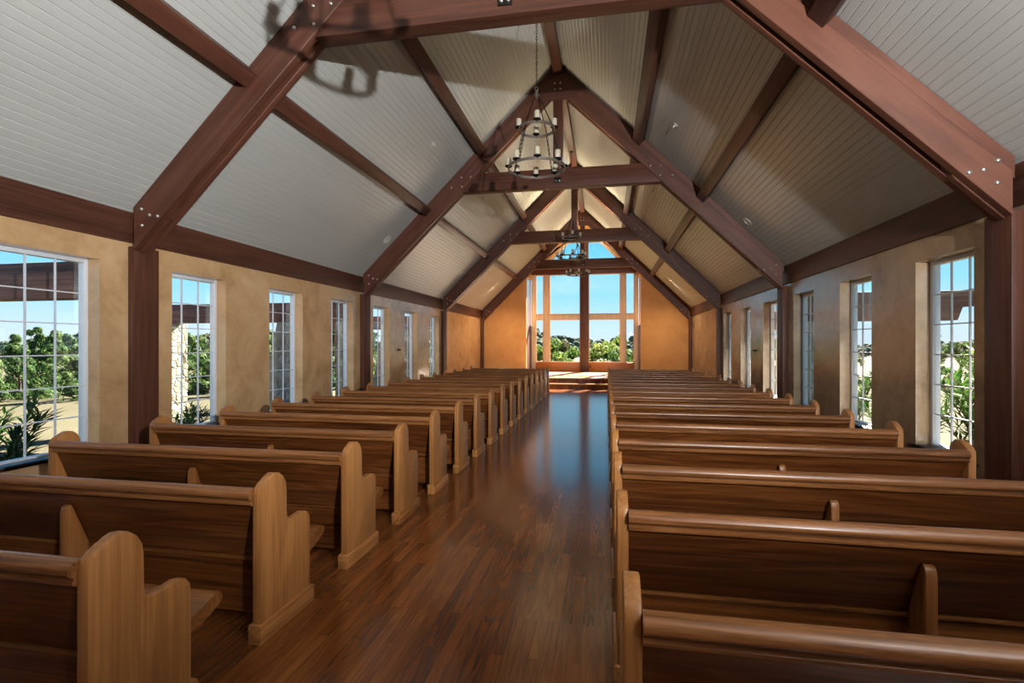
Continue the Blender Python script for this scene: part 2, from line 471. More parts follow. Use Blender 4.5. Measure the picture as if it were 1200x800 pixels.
# front window, set in the alcove
root = empty('window_%d' % i, (CX, YG, FZ0)); root['kind'] = 'structure'
def FB(mb, name, mat, **kw):
    mb.v = [(p[0] - CX, p[1] - YG, p[2] - FZ0) for p in mb.v]
    return mb.build(name, mat, root, **kw)
fy0, fy1 = YG, YG + 0.13
jl, jr = -3.05, 1.19          # inner edges of the side jambs
HT = 4.60
FB(MB().box(FX0, jl, fy0, fy1, 0.36, HT), 'side_jamb', M['front_wood'], bevel=0.006)
FB(MB().box(jr, FX1, fy0, fy1, 0.36, HT), 'side_jamb', M['front_wood'], bevel=0.006)
MU = ((-2.70, -2.44), (0.61, 0.83)); CP = (-1.10, -0.74)
for a, b in MU: FB(MB().box(a, b, fy0, fy1, 0.75, HT), 'mullion', M['front_wood'], bevel=0.006)
BAYX = ((jl, MU[0][0]), (MU[0][1], CP[0]), (CP[1], MU[1][0]), (MU[1][1], jr))
m = MB()
for a, b in BAYX: m.box(a, b, fy0 + 0.01, fy1 - 0.01, 2.64, 2.85)
FB(m, 'transom_rail', M['front_wood'], bevel=0.006)
FB(MB().box(CP[0], CP[1], fy0 - 0.12, fy1, 0.361, HT), 'centre_post', M['timber_z'], bevel=0.008)
FB(MB().box(jl, CP[0], fy0 - 0.02, fy1, 0.361, 0.76).box(CP[1], jr, fy0 - 0.02, fy1, 0.361, 0.76), 'apron_panel', M['front_apron'], bevel=0.006)
m = MB().lathe([(0.001, -0.03), (0.03, -0.03), (0.034, -0.012), (0.02, 0.0), (0.02, 0.03)], (0, 0, 0), 14)
m.v = [(p[0] - 0.66, fy0 - 0.05 + p[2], p[1] + 0.58) for p in m.v]; FB(m, 'knob', M['black_iron'])
FB(MB().box(FX0, FX1, fy0 - 0.08, fy1, HT, TRI0), 'head_beam', M['timber_x'], bevel=0.008)
m = MB()
for a, b in BAYX: m.box(a, b, fy0 + 0.055, fy0 + 0.06, 0.75, HT)
FB(m, 'glass_pane', M['glass'], smooth=0)
m = MB(); q = 0.03
for a, b in BAYX:
    for z0, z1 in ((0.76, 2.64), (2.85, HT)):
        m.box(a, a + q, fy0 + 0.03, fy0 + 0.09, z0, z1).box(b - q, b, fy0 + 0.03, fy0 + 0.09, z0, z1)
        m.box(a + q, b - q, fy0 + 0.03, fy0 + 0.09, z0, z0 + q).box(a + q, b - q, fy0 + 0.03, fy0 + 0.09, z1 - q, z1)
FB(m, 'sash', M['front_sash'], smooth=0)
m = MB()
m.prism([(CX - TB, TRI0), (CX - TB + 0.16, TRI0), (CX - TT + 0.12, TRI1), (CX - TT, TRI1)], 'y', fy0 - 0.01, fy1)
m.prism([(CX + TB, TRI0), (CX + TB - 0.16, TRI0), (CX + TT - 0.12, TRI1), (CX + TT, TRI1)], 'y', fy0 - 0.01, fy1)
m.box(CX - TT, CX + TT, fy0 - 0.005, fy1, TRI1 - 0.06, TRI1)
FB(m, 'gable_frame', M['front_wood'], smooth=0)
FB(MB().box(CP[0], CP[1], fy0 - 0.10, fy1, TRI0, TRI1), 'gable_post', M['timber_z'], bevel=0.006)
FB(MB().prism([(CX - TB, TRI0), (CX + TB, TRI0), (CX + TT, TRI1), (CX - TT, TRI1)], 'y', fy0 + 0.055, fy0 + 0.06), 'gable_glass_pane', M['glass'], smooth=0)
# the alcove's two side lights: wooden boarding below, glass above
for k, (x0, x1) in enumerate(((FX0 - 0.10, FX0), (FX1, FX1 + 0.10))):
    i += 1
    r2 = empty('window_%d' % i, ((x0 + x1) / 2, YF + WT, 0.36)); r2['kind'] = 'structure'
    def SB(mb, name, mat, **kw):
        mb.v = [(p[0] - (x0 + x1) / 2, p[1] - YF - WT, p[2] - 0.36) for p in mb.v]
        return mb.build(name, mat, r2, **kw)
    SB(MB().box(x0, x1, YF + WT, YG, 0.0, 2.34), 'side_boarding', M['timber_z'], bevel=0.004)
    SB(MB().box(x0 + 0.02, x1 - 0.02, YF + WT, YF + WT + 0.07, 2.34, 4.40).box(x0 + 0.02, x1 - 0.02, YG - 0.07, YG, 2.34, 4.40), 'stile', M['front_sash'], bevel=0.004)
    SB(MB().box((x0 + x1) / 2 - 0.003, (x0 + x1) / 2 + 0.003, YF + WT + 0.06, YG - 0.06, 2.33, 4.41), 'glass_pane', M['glass'], smooth=0)

# altar platform with its two steps
pl = empty('altar_platform', (CX, 17.6, 0))
tag(pl, 'low wooden altar platform with two steps below the big front window', 'platform')
def PB(mb, name, mat, **kw):
    mb.v = [(p[0] - CX, p[1] - 17.6, p[2]) for p in mb.v]; return mb.build(name, mat, pl, **kw)
PB(MB().box(XL + 0.11, XR - 0.11, 17.985, YF - 0.005, 0.325, 0.36).box(FX0 + 0.005, FX1 - 0.005, YF - 0.005, YG - 0.005, 0.325, 0.36), 'deck', M['deck_wood'], bevel=0.0)
PB(MB().box(XL + 0.11, XR - 0.11, 18.0, YF - 0.01, 0.001, 0.325).box(FX0 + 0.005, FX1 - 0.005, YF - 0.01, YG - 0.01, 0.001, 0.325), 'deck_riser', M['floor'], bevel=0.0)
PB(MB().box(XL + 0.05, XR - 0.05, 17.605, 18.0, 0.145, 0.18), 'step_tread', M['deck_wood'], bevel=0.006)
PB(MB().box(XL + 0.05, XR - 0.05, 17.62, 18.0, 0.001, 0.145), 'step_riser', M['floor'], bevel=0.0)

# ------------------------------------------------------------------ timber frame
def zlow(s): return 2.62 + 0.98 * (4.0 - s)
VD = 0.35
def zup(s): return zlow(s) + VD
TIE0, TIE1 = 4.62, 4.985
bolt_me = MB().lathe([(0.019, 0.0), (0.019, 0.006), (0.0165, 0.012), (0.010, 0.017), (0.0005, 0.019)], (0, 0, 0), 12).mesh('bolt')
bolt_me.materials.append(M['steel'])
def make_truss(y, label):
    root = empty('roof_truss', (CX, y, TIE0)); tag(root, label, 'roof truss', 'timber roof trusses across the nave')
    def B(mb, name, mat, **kw):
        mb.v = [(p[0], p[1], p[2] - TIE0) for p in mb.v]
        return mb.build(name, mat, root, **kw)
    for sd in (-1, 1):
        S = lambda s: sd * s
        st = 0.0
        foot = 4.075
        plank = [(S(0.0), zlow(0)), (S(foot), zlow(foot)), (S(foot), zup(foot)), (S(0.0), zup(0))]
        capb = [(S(0.0), zup(0) - 0.03), (S(foot + 0.03), zup(foot + 0.03) - 0.03), (S(foot + 0.03), zc(foot + 0.03) - 0.005), (S(0.0), zc(0) - 0.005)]
        mb = MB().prism(plank, 'y', -0.18, -0.095).prism(plank, 'y', -0.03, 0.05)
        B(mb, 'rafter', M['rafter_l' if sd < 0 else 'rafter_r'], bevel=0.004, seg=1)
        B(MB().prism(capb, 'y', -0.155, 0.03), 'cap_board', M['rafter_l' if sd < 0 else 'rafter_r'], bevel=0.003, seg=1)
        s0 = 3.66
        blk = [(S(s0), zlow(s0) + 0.04), (S(s0 + 0.06), zlow(s0 + 0.06) - 0.015), (S(foot), zlow(foot) - 0.015), (S(foot), zup(foot) - 0.05), (S(s0), zup(s0) - 0.05)]
        B(MB().prism(blk, 'y', -0.097, -0.028), 'spacer_block', M['timber_z'], bevel=0.003, seg=1)
    h0 = 2.24; h1 = 1.90
    B(MB().prism([(-h0, TIE0), (h0, TIE0), (h1, TIE1), (-h1, TIE1)], 'y', -0.15, 0.045), 'tie_beam', M['timber_x'], bevel=0.006)
    B(MB().box(-0.095, 0.095, -0.12, 0.03, TIE1 - 0.01, 6.45), 'king_post', M['timber_z'], bevel=0.005)
    gz = 6.30
    sg = (zup(0) - gz) / 0.98 - 0.06
    B(MB().prism([(-0.42, gz), (0.42, gz), (0.36 + 0.0, gz + 0.15), (0.0, zup(0) - 0.10), (-0.36, gz + 0.15)], 'y', -0.195, -0.175), 'peak_plate', M['timber_x'], bevel=0.003, seg=1)
    br = B(MB().box(-0.068, 0.068, -0.165, -0.145, 4.70, 4.81), 'king_post_strap', M['black_iron'], bevel=0.004)
    def bolt(x, z, yb=-0.18, par=root, n='bolt'):
        o = link(n, bolt_me, None, par, (x, yb, z - TIE0), (PI / 2, 0, 0)); return o
    for sd in (-1, 1):
        for (s, dz) in ((3.97, 0.33), (3.87, 0.165), (3.965, 0.15), (3.77, 0.05)): bolt(sd * s, zlow(s) + dz)
        for (s, dz) in ((1.95, 0.285), (1.76, 0.10), (2.16, 0.295), (1.94, 0.09)): bolt(sd * s, zlow(s) + dz)
    for (x, z) in ((-0.055, 6.52), (0.055, 6.52), (-0.055, 6.64), (0.055, 6.64)): bolt(x, z, -0.195)
    for x in (-0.033, 0.033): bolt(x, 4.74, -0.165)
    return root
def rafter_mat(sd):
    t = NT('stained_rafter_timber'); v = t.objvec()
    k = 0.985 * sd * -1
    # coordinates turned into the rafter's own direction
    mp = t.n('ShaderNodeMapping'); mp.inputs['Rotation'].default_value = (0, math.atan(k), 0); t.l(v, mp.inputs[0])
    v1 = t.vmath('MULTIPLY', mp.outputs[0], (0.45, 6, 6)); v2 = t.vmath('MULTIPLY', mp.outputs[0], (3, 120, 120))
    n1 = t.noise(v1, 1, 2, 0.5, 0.35); fine = t.noise(v2, 1, 2, 0.6); kn = t.noise(mp.outputs[0], 2.2, 4, 0.6)
    ring = t.math('MULTIPLY_ADD', t.math('SINE', t.math('MULTIPLY', n1, 20.0)), 0.5, 0.5)
    f = t.math('ADD', t.math('MULTIPLY', ring, 0.22), t.math('MULTIPLY', fine, 0.45))
    f = t.math('ADD', f, t.math('MULTIPLY', kn, 0.25))
    c = t.ramp(f, [(0.1, TD), (0.45, TM), (0.85, TL)])
    t.principled(c, 0.48, 0, 0.35, t.bump(f, 0.1, 0.002))
    return t.m
M['rafter_l'] = rafter_mat(-1); M['rafter_r'] = rafter_mat(1)
TN = ['nearest', 'second', 'third', 'farthest']
make_truss(TY[0], 'nearest brown timber roof truss, its peak cut off by the top edge')
make_truss(TY[1], 'second brown timber truss, behind the large near chandelier')
make_truss(TY[2], 'third brown timber truss, between the second truss and the window gable')
make_truss(TY[3], 'farthest brown timber truss, against the front wall around the big window')

for sd, side in ((-1, 'left'), (1, 'right')):
    for k, y in enumerate(TY):
        xw = CX + sd * W
        yy = min(y, YF - 0.16)
        m = MB().box(-0.095, -0.001, -0.15, 0.15, 0, 2.595)
        if sd > 0: pass
        else: m.v = [(-p[0], p[1], p[2]) for p in m.v]
        o = m.build('timber_post', M['timber_z'], None, (xw, yy, 0), bevel=0.006)
        tag(o, ['brown timber post on the %s wall under the nearest truss' , 'brown timber post on the %s wall under the second truss', 'brown timber post on the %s wall under the third truss', 'brown timber post in the %s corner beside the front wall'][k] % side, 'post', 'timber wall posts')
    x1 = CX + sd * (W - 0.035); x0 = CX + sd * (W + 0.02)
    pf = [(x0, 2.635), (x1, 2.635), (x1, zc(W - 0.035) - 0.012), (x0, zc(W - 0.035) - 0.03)]
    m = MB().prism([(p[0] - xw, p[1] - 2.635) for p in pf], 'y', YB + 0.005 - 8, YF - 0.005 - 8)
    o = m.build('eave_beam', M['timber_y'], None, (xw, 8, 2.635), bevel=0.006)
    tag(o, 'long brown eave beam along the top of the %s wall' % side, 'beam', 'long eave beams')

# purlins, one length per bay, and the ridge beam
BAYS = [(YB + 0.01, TY[0] - 0.16, 'in the near bay before the first truss'), (TY[0] + 0.02, TY[1] - 0.17, 'between the first and second trusses'),
        (TY[1] + 0.02, TY[2] - 0.17, 'between the second and third trusses'), (TY[2] + 0.02, TY[3] - 0.17, 'between the third and last trusses')]
th = math.atan(SL)
for (a, b, where) in BAYS:
    for sd, side in ((-1, 'left'), (1, 'right')):
        for s, row in ((1.60, 'upper'), (2.76, 'lower')):
            if where.startswith('in the near') and row == 'upper' and False: continue
            hw = 0.085; dp = 0.165
            # rectangle in the roof plane frame
            ux, uz = math.cos(th) * sd, -math.sin(th); px, pz = -math.sin(th) * sd, -math.cos(th)
            pts = []
            for (u, d) in ((-hw, 0.0), (hw, 0.0), (hw, dp), (-hw, dp)):
                pts.append((u * ux + d * px, u * uz + d * pz))
            m = MB().prism(pts, 'y', -(b - a) / 2, (b - a) / 2)
            o = m.build('purlin', M['timber_y'], None, (CX + sd * s, (a + b) / 2, zc(s) - 0.002), bevel=0.006)
            tag(o, '%s brown purlin on the %s slope %s' % (row, side, where), 'purlin', 'ceiling purlins')
    m = MB().box(-0.085, 0.085, -(b - a) / 2, (b - a) / 2, -0.24, -0.04)
    o = m.build('ridge_beam', M['timber_y'], None, (CX, (a + b) / 2, zc(0)), bevel=0.006)
    tag(o, 'brown ridge beam at the peak %s' % where, 'ridge beam', 'ridge beams')

# ------------------------------------------------------------------ pews
HL = 1.222
PT = 0.05
END = [(0.0, 0.005), (0.0, 0.755), (0.006, 0.785), (0.03, 0.808), (0.09, 0.838), (0.115, 0.845), (0.15, 0.838), (0.185, 0.812), (0.207, 0.775), (0.214, 0.735),
       (0.216, 0.605), (0.222, 0.575), (0.24, 0.556), (0.27, 0.552), (0.32, 0.553), (0.375, 0.557), (0.41, 0.548), (0.432, 0.522), (0.438, 0.485), (0.438, 0.005)]
me_end = MB().prism(END, 'x', -PT / 2, PT / 2).mesh('end_panel', bevel=0.007, seg=2, angle=50)
PW = 0.062
me_plinth = MB().box(-PW / 2 - 0.006, PW / 2 + 0.006, -0.02, 0.462, 0.0, 0.098).mesh('plinth', bevel=0.006)
iL = HL - PT / 2
# tilted back board
by0, by1, zb0, zb1, bt = 0.008, 0.148, 0.735, 0.375, 0.024
me_back = MB().prism([(by0, zb0), (by0 + bt, zb0), (by1 + bt, zb1), (by1, zb1)], 'x', -iL, iL).mesh('backrest', bevel=0.003, seg=1)
rail = [(0.050, 0.716), (0.052, 0.752), (0.046, 0.772), (0.030, 0.786), (0.008, 0.789), (-0.014, 0.783), (-0.028, 0.768), (-0.030, 0.750), (-0.022, 0.737), (-0.008, 0.731), (-0.008, 0.722), (-0.014, 0.717), (-0.012, 0.706), (0.0, 0.700), (0.02, 0.700)]
me_rail = MB().prism(rail, 'x', -iL, iL).mesh('cap_rail', smooth=50)
seat = [(0.139, 0.374), (0.16, 0.373), (0.25, 0.345), (0.36, 0.328), (0.46, 0.328), (0.55, 0.346), (0.615, 0.370), (0.640, 0.376), (0.662, 0.371), (0.674, 0.354), (0.672, 0.333), (0.656, 0.316), (0.60, 0.292), (0.54, 0.275), (0.46, 0.262), (0.36, 0.262), (0.25, 0.285), (0.16, 0.345), (0.139, 0.358)]
me_seat = MB().prism(seat, 'x', -iL, iL).mesh('seat', smooth=40)
me_apron = MB().prism([(0.162, 0.06), (0.182, 0.06), (0.182, 0.345), (0.162, 0.345)], 'x', -iL, iL).mesh('back_apron', bevel=0.003, seg=1)
brace = [(0.012, 0.005), (0.012, 0.585), (0.020, 0.615), (0.036, 0.628), (0.046, 0.626), (0.062, 0.590), (0.145, 0.380), (0.145, 0.30), (0.50, 0.29), (0.46, 0.20), (0.42, 0.005)]
me_brace = MB().prism(brace, 'x', -0.022, 0.022).mesh('center_support', bevel=0.005, seg=2, angle=35)
def make_pew():
    r = empty('pew')
    for sd in (-1, 1):
        e = link('end_panel', me_end, M['oak_end'], r, (sd * HL, 0, 0))
        link('plinth', me_plinth, M['oak_base'], e)
    link('backrest', me_back, M['oak_board'], r)
    link('cap_rail', me_rail, M['oak_rail'], r)
    link('seat', me_seat, M['oak_seat'], r)
    link('back_apron', me_apron, M['oak_board'], r)
    link('center_support', me_brace, M['oak_brace'], r)
    return r
M['oak_brace'] = wood('brace_oak', srgb(92, 52, 22), srgb(140, 88, 45), srgb(168, 114, 64), 'z', 0.36, 0.45, 0.6, 0.6)
M['oak_seat'] = wood('seat_oak', srgb(70, 36, 15), srgb(124, 76, 36), srgb(160, 108, 60), 'x', 0.32, 0.5, 0.8, 0.9)
SP = 0.88; PY = 1.435
proto = make_pew()
first = True
for side, cx in (('left', -2.976), ('right', 1.296)):
    for k in range(16):
        o = proto if first else copy_tree(proto)
        first = False
        o.location = (cx, PY + k * SP, 0)
        if k == 0: lab = 'nearest oak pew of the %s block, cut off by the bottom edge' % side
        elif k == 15: lab = 'farthest oak pew of the %s block, behind the low front screen' % side
        else: lab = 'oak pew in the %s block, %s row counting from the camera' % (side, ORD[k])
        tag(o, lab, 'pew', 'oak pews')
# low screens closing the front of each block
for side, cx in (('left', -2.976), ('right', 1.296)):
    r = empty('front_screen', (cx, PY + 15 * SP + 0.93, 0))
    tag(r, 'low oak screen in front of the first %s pew, nearest the altar steps' % side, 'screen', 'low screens before the pews')
    for sd in (-1, 1):
        pr = [(0, 0.005), (0, 0.79), (0.012, 0.825), (0.045, 0.85), (0.085, 0.85), (0.118, 0.825), (0.13, 0.79), (0.13, 0.005)]
        e = MB().prism(pr, 'x', -PT / 2, PT / 2).build('end_panel', M['oak_end'], r, (sd * HL, 0, 0), bevel=0.006, angle=50)
        MB().box(-0.035, 0.035, -0.015, 0.145, 0, 0.098).build('plinth', M['oak_base'], e, bevel=0.005)
    MB().box(-iL, iL, 0.05, 0.075, 0.09, 0.74).build('panel', M['oak_board'], r, bevel=0.003)
    MB().prism([(p[0] + 0.045, p[1]) for p in rail], 'x', -iL, iL).build('cap_rail', M['oak_rail'], r, smooth=50)

# ------------------------------------------------------------------ chandeliers
cup_me = MB().lathe([(0.012, -0.03), (0.02, -0.022), (0.048, -0.006), (0.052, 0.0), (0.05, 0.008), (0.044, 0.004), (0.0005, 0.002)], (0, 0, 0), 16).mesh('drip_cup'); cup_me.materials.append(M['black_iron'])
cand_me = MB().lathe([(0.034, 0.0), (0.036, 0.008), (0.036, 0.100), (0.033, 0.107), (0.028, 0.100), (0.0005, 0.095)], (0, 0, 0), 18).mesh('candle'); cand_me.materials.append(M['candle'])
def ring_mb(R, z, h=0.034, t=0.008):
    n = 48; vs = []; fs = []
    for k in range(n):
        a = 2 * PI * k / n
        for (r, dz) in ((R - t, -h / 2), (R + t, -h / 2), (R + t, h / 2), (R - t, h / 2)):
            vs.append((r * math.cos(a), r * math.sin(a), z + dz))
    for k in range(n):
        b = ((k + 1) % n) * 4; a = k * 4
        for j in range(4): fs.append((a + j, a + (j + 1) % 4, b + (j + 1) % 4, b + j))
    m = MB(); m.add(vs, fs); return m
R1, R2, Z1, Z2, ZH = 0.385, 0.245, 0.0, 0.53, 1.0
def make_chandelier():
    r = empty('chandelier')
    ring_mb(R1, Z1).build('lower_ring', M['ring_iron'], r)
    ring_mb(R2, Z2).build('upper_ring', M['ring_iron'], r)
    m = MB().lathe([(0.006, 0.06), (0.016, 0.05), (0.02, 0.02), (0.04, 0.0), (0.045, -0.02), (0.018, -0.04), (0.004, -0.05)], (0, 0, ZH), 14)
    m.tube([(0.02 * math.cos(a), 0, ZH + 0.08 + 0.03 * math.sin(a)) for a in [2 * PI * k / 12 for k in range(12)]], 0.005, 6, True)
    m.build('hub', M['ring_iron'], r)
    for k in range(4):
        a = PI / 4 + k * PI / 2 + 0.3; c, s = math.cos(a), math.sin(a)
        MB().tube([(0.03 * c, 0.03 * s, ZH - 0.01), (R2 * c, R2 * s, Z2 + 0.015)], 0.007, 6).build('strap', M['black_iron'], r)
        # chain links down to the lower ring
        m = MB(); n = 9
        for q in range(n):
            f0, f1 = q / n, (q + 1.25) / n
            p = lambda f: Vector(((R2 + (R1 - R2) * f) * c, (R2 + (R1 - R2) * f) * s, Z2 - 0.015 + (Z1 + 0.03 - Z2) * f))
            mid = (p(f0) + p(f1)) / 2; d = (p(f1) - p(f0)); L = d.length / 2; d.normalize()
            u = d.cross(Vector((c, s, 0.3))).normalized() if q % 2 == 0 else Vector((c, s, 0)) - d * d.dot(Vector((c, s, 0)))
            u.normalize()
            m.tube([mid + d * L * math.cos(t) + u * 0.012 * math.sin(t) for t in [2 * PI * j / 10 for j in range(10)]], 0.0042, 5, True)
        m.build('link_chain', M['black_iron'], r)
    def cand(R, z, a):
        x, y = (R - 0.004) * math.cos(a), (R - 0.004) * math.sin(a)
        cu = link('drip_cup', cup_me, None, r, (x, y, z + 0.03)); link('candle', cand_me, None, cu, (0, 0, 0.006))
    for k in range(8): cand(R1, Z1, k * PI / 4 + 0.16)
    for k in range(4): cand(R2, Z2, k * PI / 2 + 0.16)
    return r
ch0 = make_chandelier()
spots = [(-0.93, 2.66, 3.80, None), (-0.93, 6.87, 3.93, 'large black iron two ring chandelier in front of the second truss'),
         (-0.93, 14.0, 3.93, 'middle two ring chandelier hanging against the gable light'),
         (-0.95, 17.5, 3.93, 'farthest chandelier, low ring over the head of the front window')]
for k, (x, y, z, lab) in enumerate(spots):
    o = ch0 if k == 0 else copy_tree(ch0)
    o.location = (x, y, z)
    tag(o, lab or 'black iron chandelier overhead in the near bay, casting its shadow on the first truss', 'chandelier', 'iron chandeliers')
    ztop = zc(0) - 0.24 - z; zb = ZH + 0.105
    m = MB(); n = int((ztop - 0.03 - zb) / 0.042)
    st = (ztop - 0.03 - zb) / n
    for q in range(n):
        cz = zb + (q + 0.5) * st
        u = Vector((1, 0, 0)) if q % 2 else Vector((0, 1, 0))
        m.tube([Vector((0, 0, cz + st * 0.62 * math.cos(t))) + u * 0.011 * math.sin(t) for t in [2 * PI * j / 8 for j in range(8)]], 0.0038, 5, True)
    m.build('hanging_chain', M['black_iron'], o)
    MB().lathe([(0.05, 0.0), (0.055, -0.01), (0.03, -0.03), (0.008, -0.04)], (0, 0, ztop), 14).build('ceiling_canopy', M['black_iron'], o)

# ------------------------------------------------------------------ small ceiling and wall fittings
nrm = lambda sd: Vector((-sd * nx, 0, -nz))
def ceil_pt(s, sd, y): return (CX + sd * s, y, zc(s))
spr_me = MB().lathe([(0.045, 0.0), (0.045, 0.006), (0.03, 0.012), (0.012, 0.014), (0.012, 0.05), (0.028, 0.052), (0.028, 0.057), (0.002, 0.058)], (0, 0, 0), 16).mesh('sprinkler'); spr_me.materials.append(M['white_paint'])
can_me = MB().lathe([(0.10, 0.0), (0.10, 0.007), (0.085, 0.011), (0.07, 0.006), (0.066, 0.002), (0.0005, 0.001)], (0, 0, 0), 24).mesh('can'); can_me.materials.append(M['white_paint'])
def fit(me, name, s, sd, y, label, cat, group):
    p = Vector(ceil_pt(s, sd, y)); n = nrm(sd)
    o = link(name, me, None, None, p, n.to_track_quat('Z', 'Y').to_euler()); tag(o, label, cat, group)
FITS = []
for (s, sd, y, lab) in ((2.05, -1, 8.5, 'white sprinkler head on the left slope before the second truss'), (2.03, 1, 8.52, 'white sprinkler head on the right slope before the second truss'),
                        (2.01, -1, 12.0, 'white sprinkler head on the left slope before the third truss'), (2.01, 1, 12.1, 'white sprinkler head on the right slope before the third truss')):
    fit(spr_me, 'sprinkler_head', s, sd, y, lab, 'sprinkler', 'ceiling sprinklers')
DOWN = []
for (s, sd, y, lab) in ((3.45, -1, 9.7, 'round white downlight low on the left slope before the second truss'), (3.4, 1, 9.64, 'round white downlight low on the right slope before the second truss'),
                        (3.4, -1, 14.9, 'round white downlight low on the left slope before the third truss'), (3.4, 1, 14.9, 'round white downlight low on the right slope before the third truss'),
                        (3.2, -1, 19.2, 'round white downlight low on the left slope before the front wall'), (3.2, 1, 19.2, 'round white downlight low on the right slope before the front wall')):
    fit(can_me, 'downlight', s, sd, y, lab, 'ceiling light', 'recessed downlights')
    if y > 16: DOWN.append((s, sd, y))
for sd, side in ((-1, 'left'), (1, 'right')):
    x = CX + sd * W
    m = MB().lathe([(0.035, 0.0), (0.035, 0.008), (0.014, 0.012), (0.012, 0.04), (0.024, 0.05), (0.024, 0.062), (0.004, 0.068)], (0, 0, 0), 14)
    o = m.build('wall_peg', M['black_iron'], None, (x - sd * 0.0005, 11.98 if sd < 0 else 11.98, 1.40)); o.rotation_euler = (0, -sd * PI / 2, 0)
    tag(o, 'small dark round peg on the %s wall between two windows' % side, 'wall hook', 'wall pegs')

# ------------------------------------------------------------------ outside
def gz(x, y):
    z = -0.35
    d = max(0, y - 24); z -= 2.6 * (1 - math.exp(-(d / 16) ** 2))
    dl = max(0, -x - 9); z -= 0.5 * (1 - math.exp(-(dl / 12) ** 2))
    return z
m = MB(); xs = [-400, -200, -90, -60, -45, -35, -28, -24, -20, -17, -14, -12, -10, -8, -5.6, -3, 0, 3, 6, 9, 12, 16, 22, 30, 45, 60, 90, 200, 400]
ys = [-60, -30, -15, -6, 0, 4, 8, 12, 16, 20, 24, 28, 32, 36, 40, 46, 52, 60, 75, 100, 150, 250, 450]
vs = [(x, y, gz(x, y)) for y in ys for x in xs]; nxs = len(xs)
fs = [(j * nxs + i, j * nxs + i + 1, (j + 1) * nxs + i + 1, (j + 1) * nxs + i) for j in range(len(ys) - 1) for i in range(nxs - 1)]
m.add(vs, fs)
struct(m.build('ground', M['ground'], smooth=180))

# buttress beams and stone piers beside the nave
def stone_pier(x0, x1, y0, y1, z1, bat, label):
    cx, cy = (x0 + x1) / 2, (y0 + y1) / 2; zb = gz(cx, cy)
    n = 10; m = MB(); rows = []
    H = z1 - zb
    rnd = random.Random(int(cx * 100 + cy * 7))
    ring = []
    for k in range(n + 1):
        f = k / n; e = bat * (1 - f)
        row = []
        a, b, c, d = x0 - e - cx, x1 + e * 0.2 - cx, y0 - e * 0.2 - cy, y1 + e * 0.2 - cy
        per = []
        for (p, q) in (((a, c), (b, c)), ((b, c), (b, d)), ((b, d), (a, d)), ((a, d), (a, c))):
            for t in (0, 0.25, 0.5, 0.75):
                per.append((p[0] + (q[0] - p[0]) * t + rnd.uniform(-.012, .012), p[1] + (q[1] - p[1]) * t + rnd.uniform(-.012, .012), f * H))
        ring.append(per)
    vs = [p for per in ring for p in per]; w = 16; fs = []
    for k in range(n):
        for j in range(w): fs.append((k * w + j, k * w + (j + 1) % w, (k + 1) * w + (j + 1) % w, (k + 1) * w + j))
    fs.append(tuple(n * w + j for j in range(w))); fs.append(tuple(range(w - 1, -1, -1)))
    m.add(vs, fs)
    o = m.build('stone_pier', M['stone'], None, (cx, cy, zb), smooth=0)
    tag(o, label, 'stone pier', 'stone piers outside the windows')
def out_beam(xa, xb, y, z0, z1, label, notch=False):
    cx = (xa + xb) / 2
    m = MB()
    s = -1 if xb < xa else 1
    L = abs(xb - xa) / 2
    prof = [(-L, 0), (L - 0.5, 0), (L - 0.42, (z1 - z0) * 0.45), (L, (z1 - z0) * 0.5), (L, z1 - z0), (-L, z1 - z0)]
    if s < 0: prof = [(-p[0], p[1]) for p in prof]
    m.prism(prof, 'y', -0.14, 0.14)
    o = m.build('porch_beam', M['outer_timber'], None, (cx, y, z0), bevel=0.01)
    tag(o, label, 'timber beam', 'timber beams outside the windows')
XO = XL - WT
out_beam(XO - 0.005, -10.3, 4.83, 2.05, 2.46, 'weathered timber beam outside the nearest left window')
out_beam(XO - 0.005, -10.5, 10.12, 2.02, 2.44, 'weathered timber beam outside the left windows past the nearest post')
out_beam(XO - 0.005, -10.3, 15.45, 2.02, 2.44, 'weathered timber beam outside the far left windows')
stone_pier(-10.25, -9.72, 9.85, 10.4, 2.015, 0.05, 'tall pale rubble pier in the second left window from the camera')
stone_pier(-7.02, -6.05, 9.9, 10.35, 2.015, 0.42, 'battered pale stone pier in the third left window')
stone_pier(-5.62, XO - 0.02, 9.86, 10.38, 2.015, 0.0, 'flat pale stone pilaster against the wall in the fourth left window')
stone_pier(-7.02, -6.05, 15.2, 15.7, 2.015, 0.42, 'pale stone pier outside the farthest left windows')
XO2 = XR + WT
out_beam(XO2 + 0.005, 6.45, 10.12, 1.95, 2.46, 'weathered timber beam with notched end outside the nearest right window')
out_beam(XO2 + 0.005, 6.45, 15.45, 1.95, 2.46, 'weathered timber beam outside the far right windows')
stone_pier(XO2 + 0.02, 3.78, 9.86, 10.38, 1.945, 0.0, 'pale stone pilaster seen through the third right window')
stone_pier(4.9, 5.7, 15.2, 15.7, 1.945, 0.3, 'pale stone pier outside the farthest right windows')

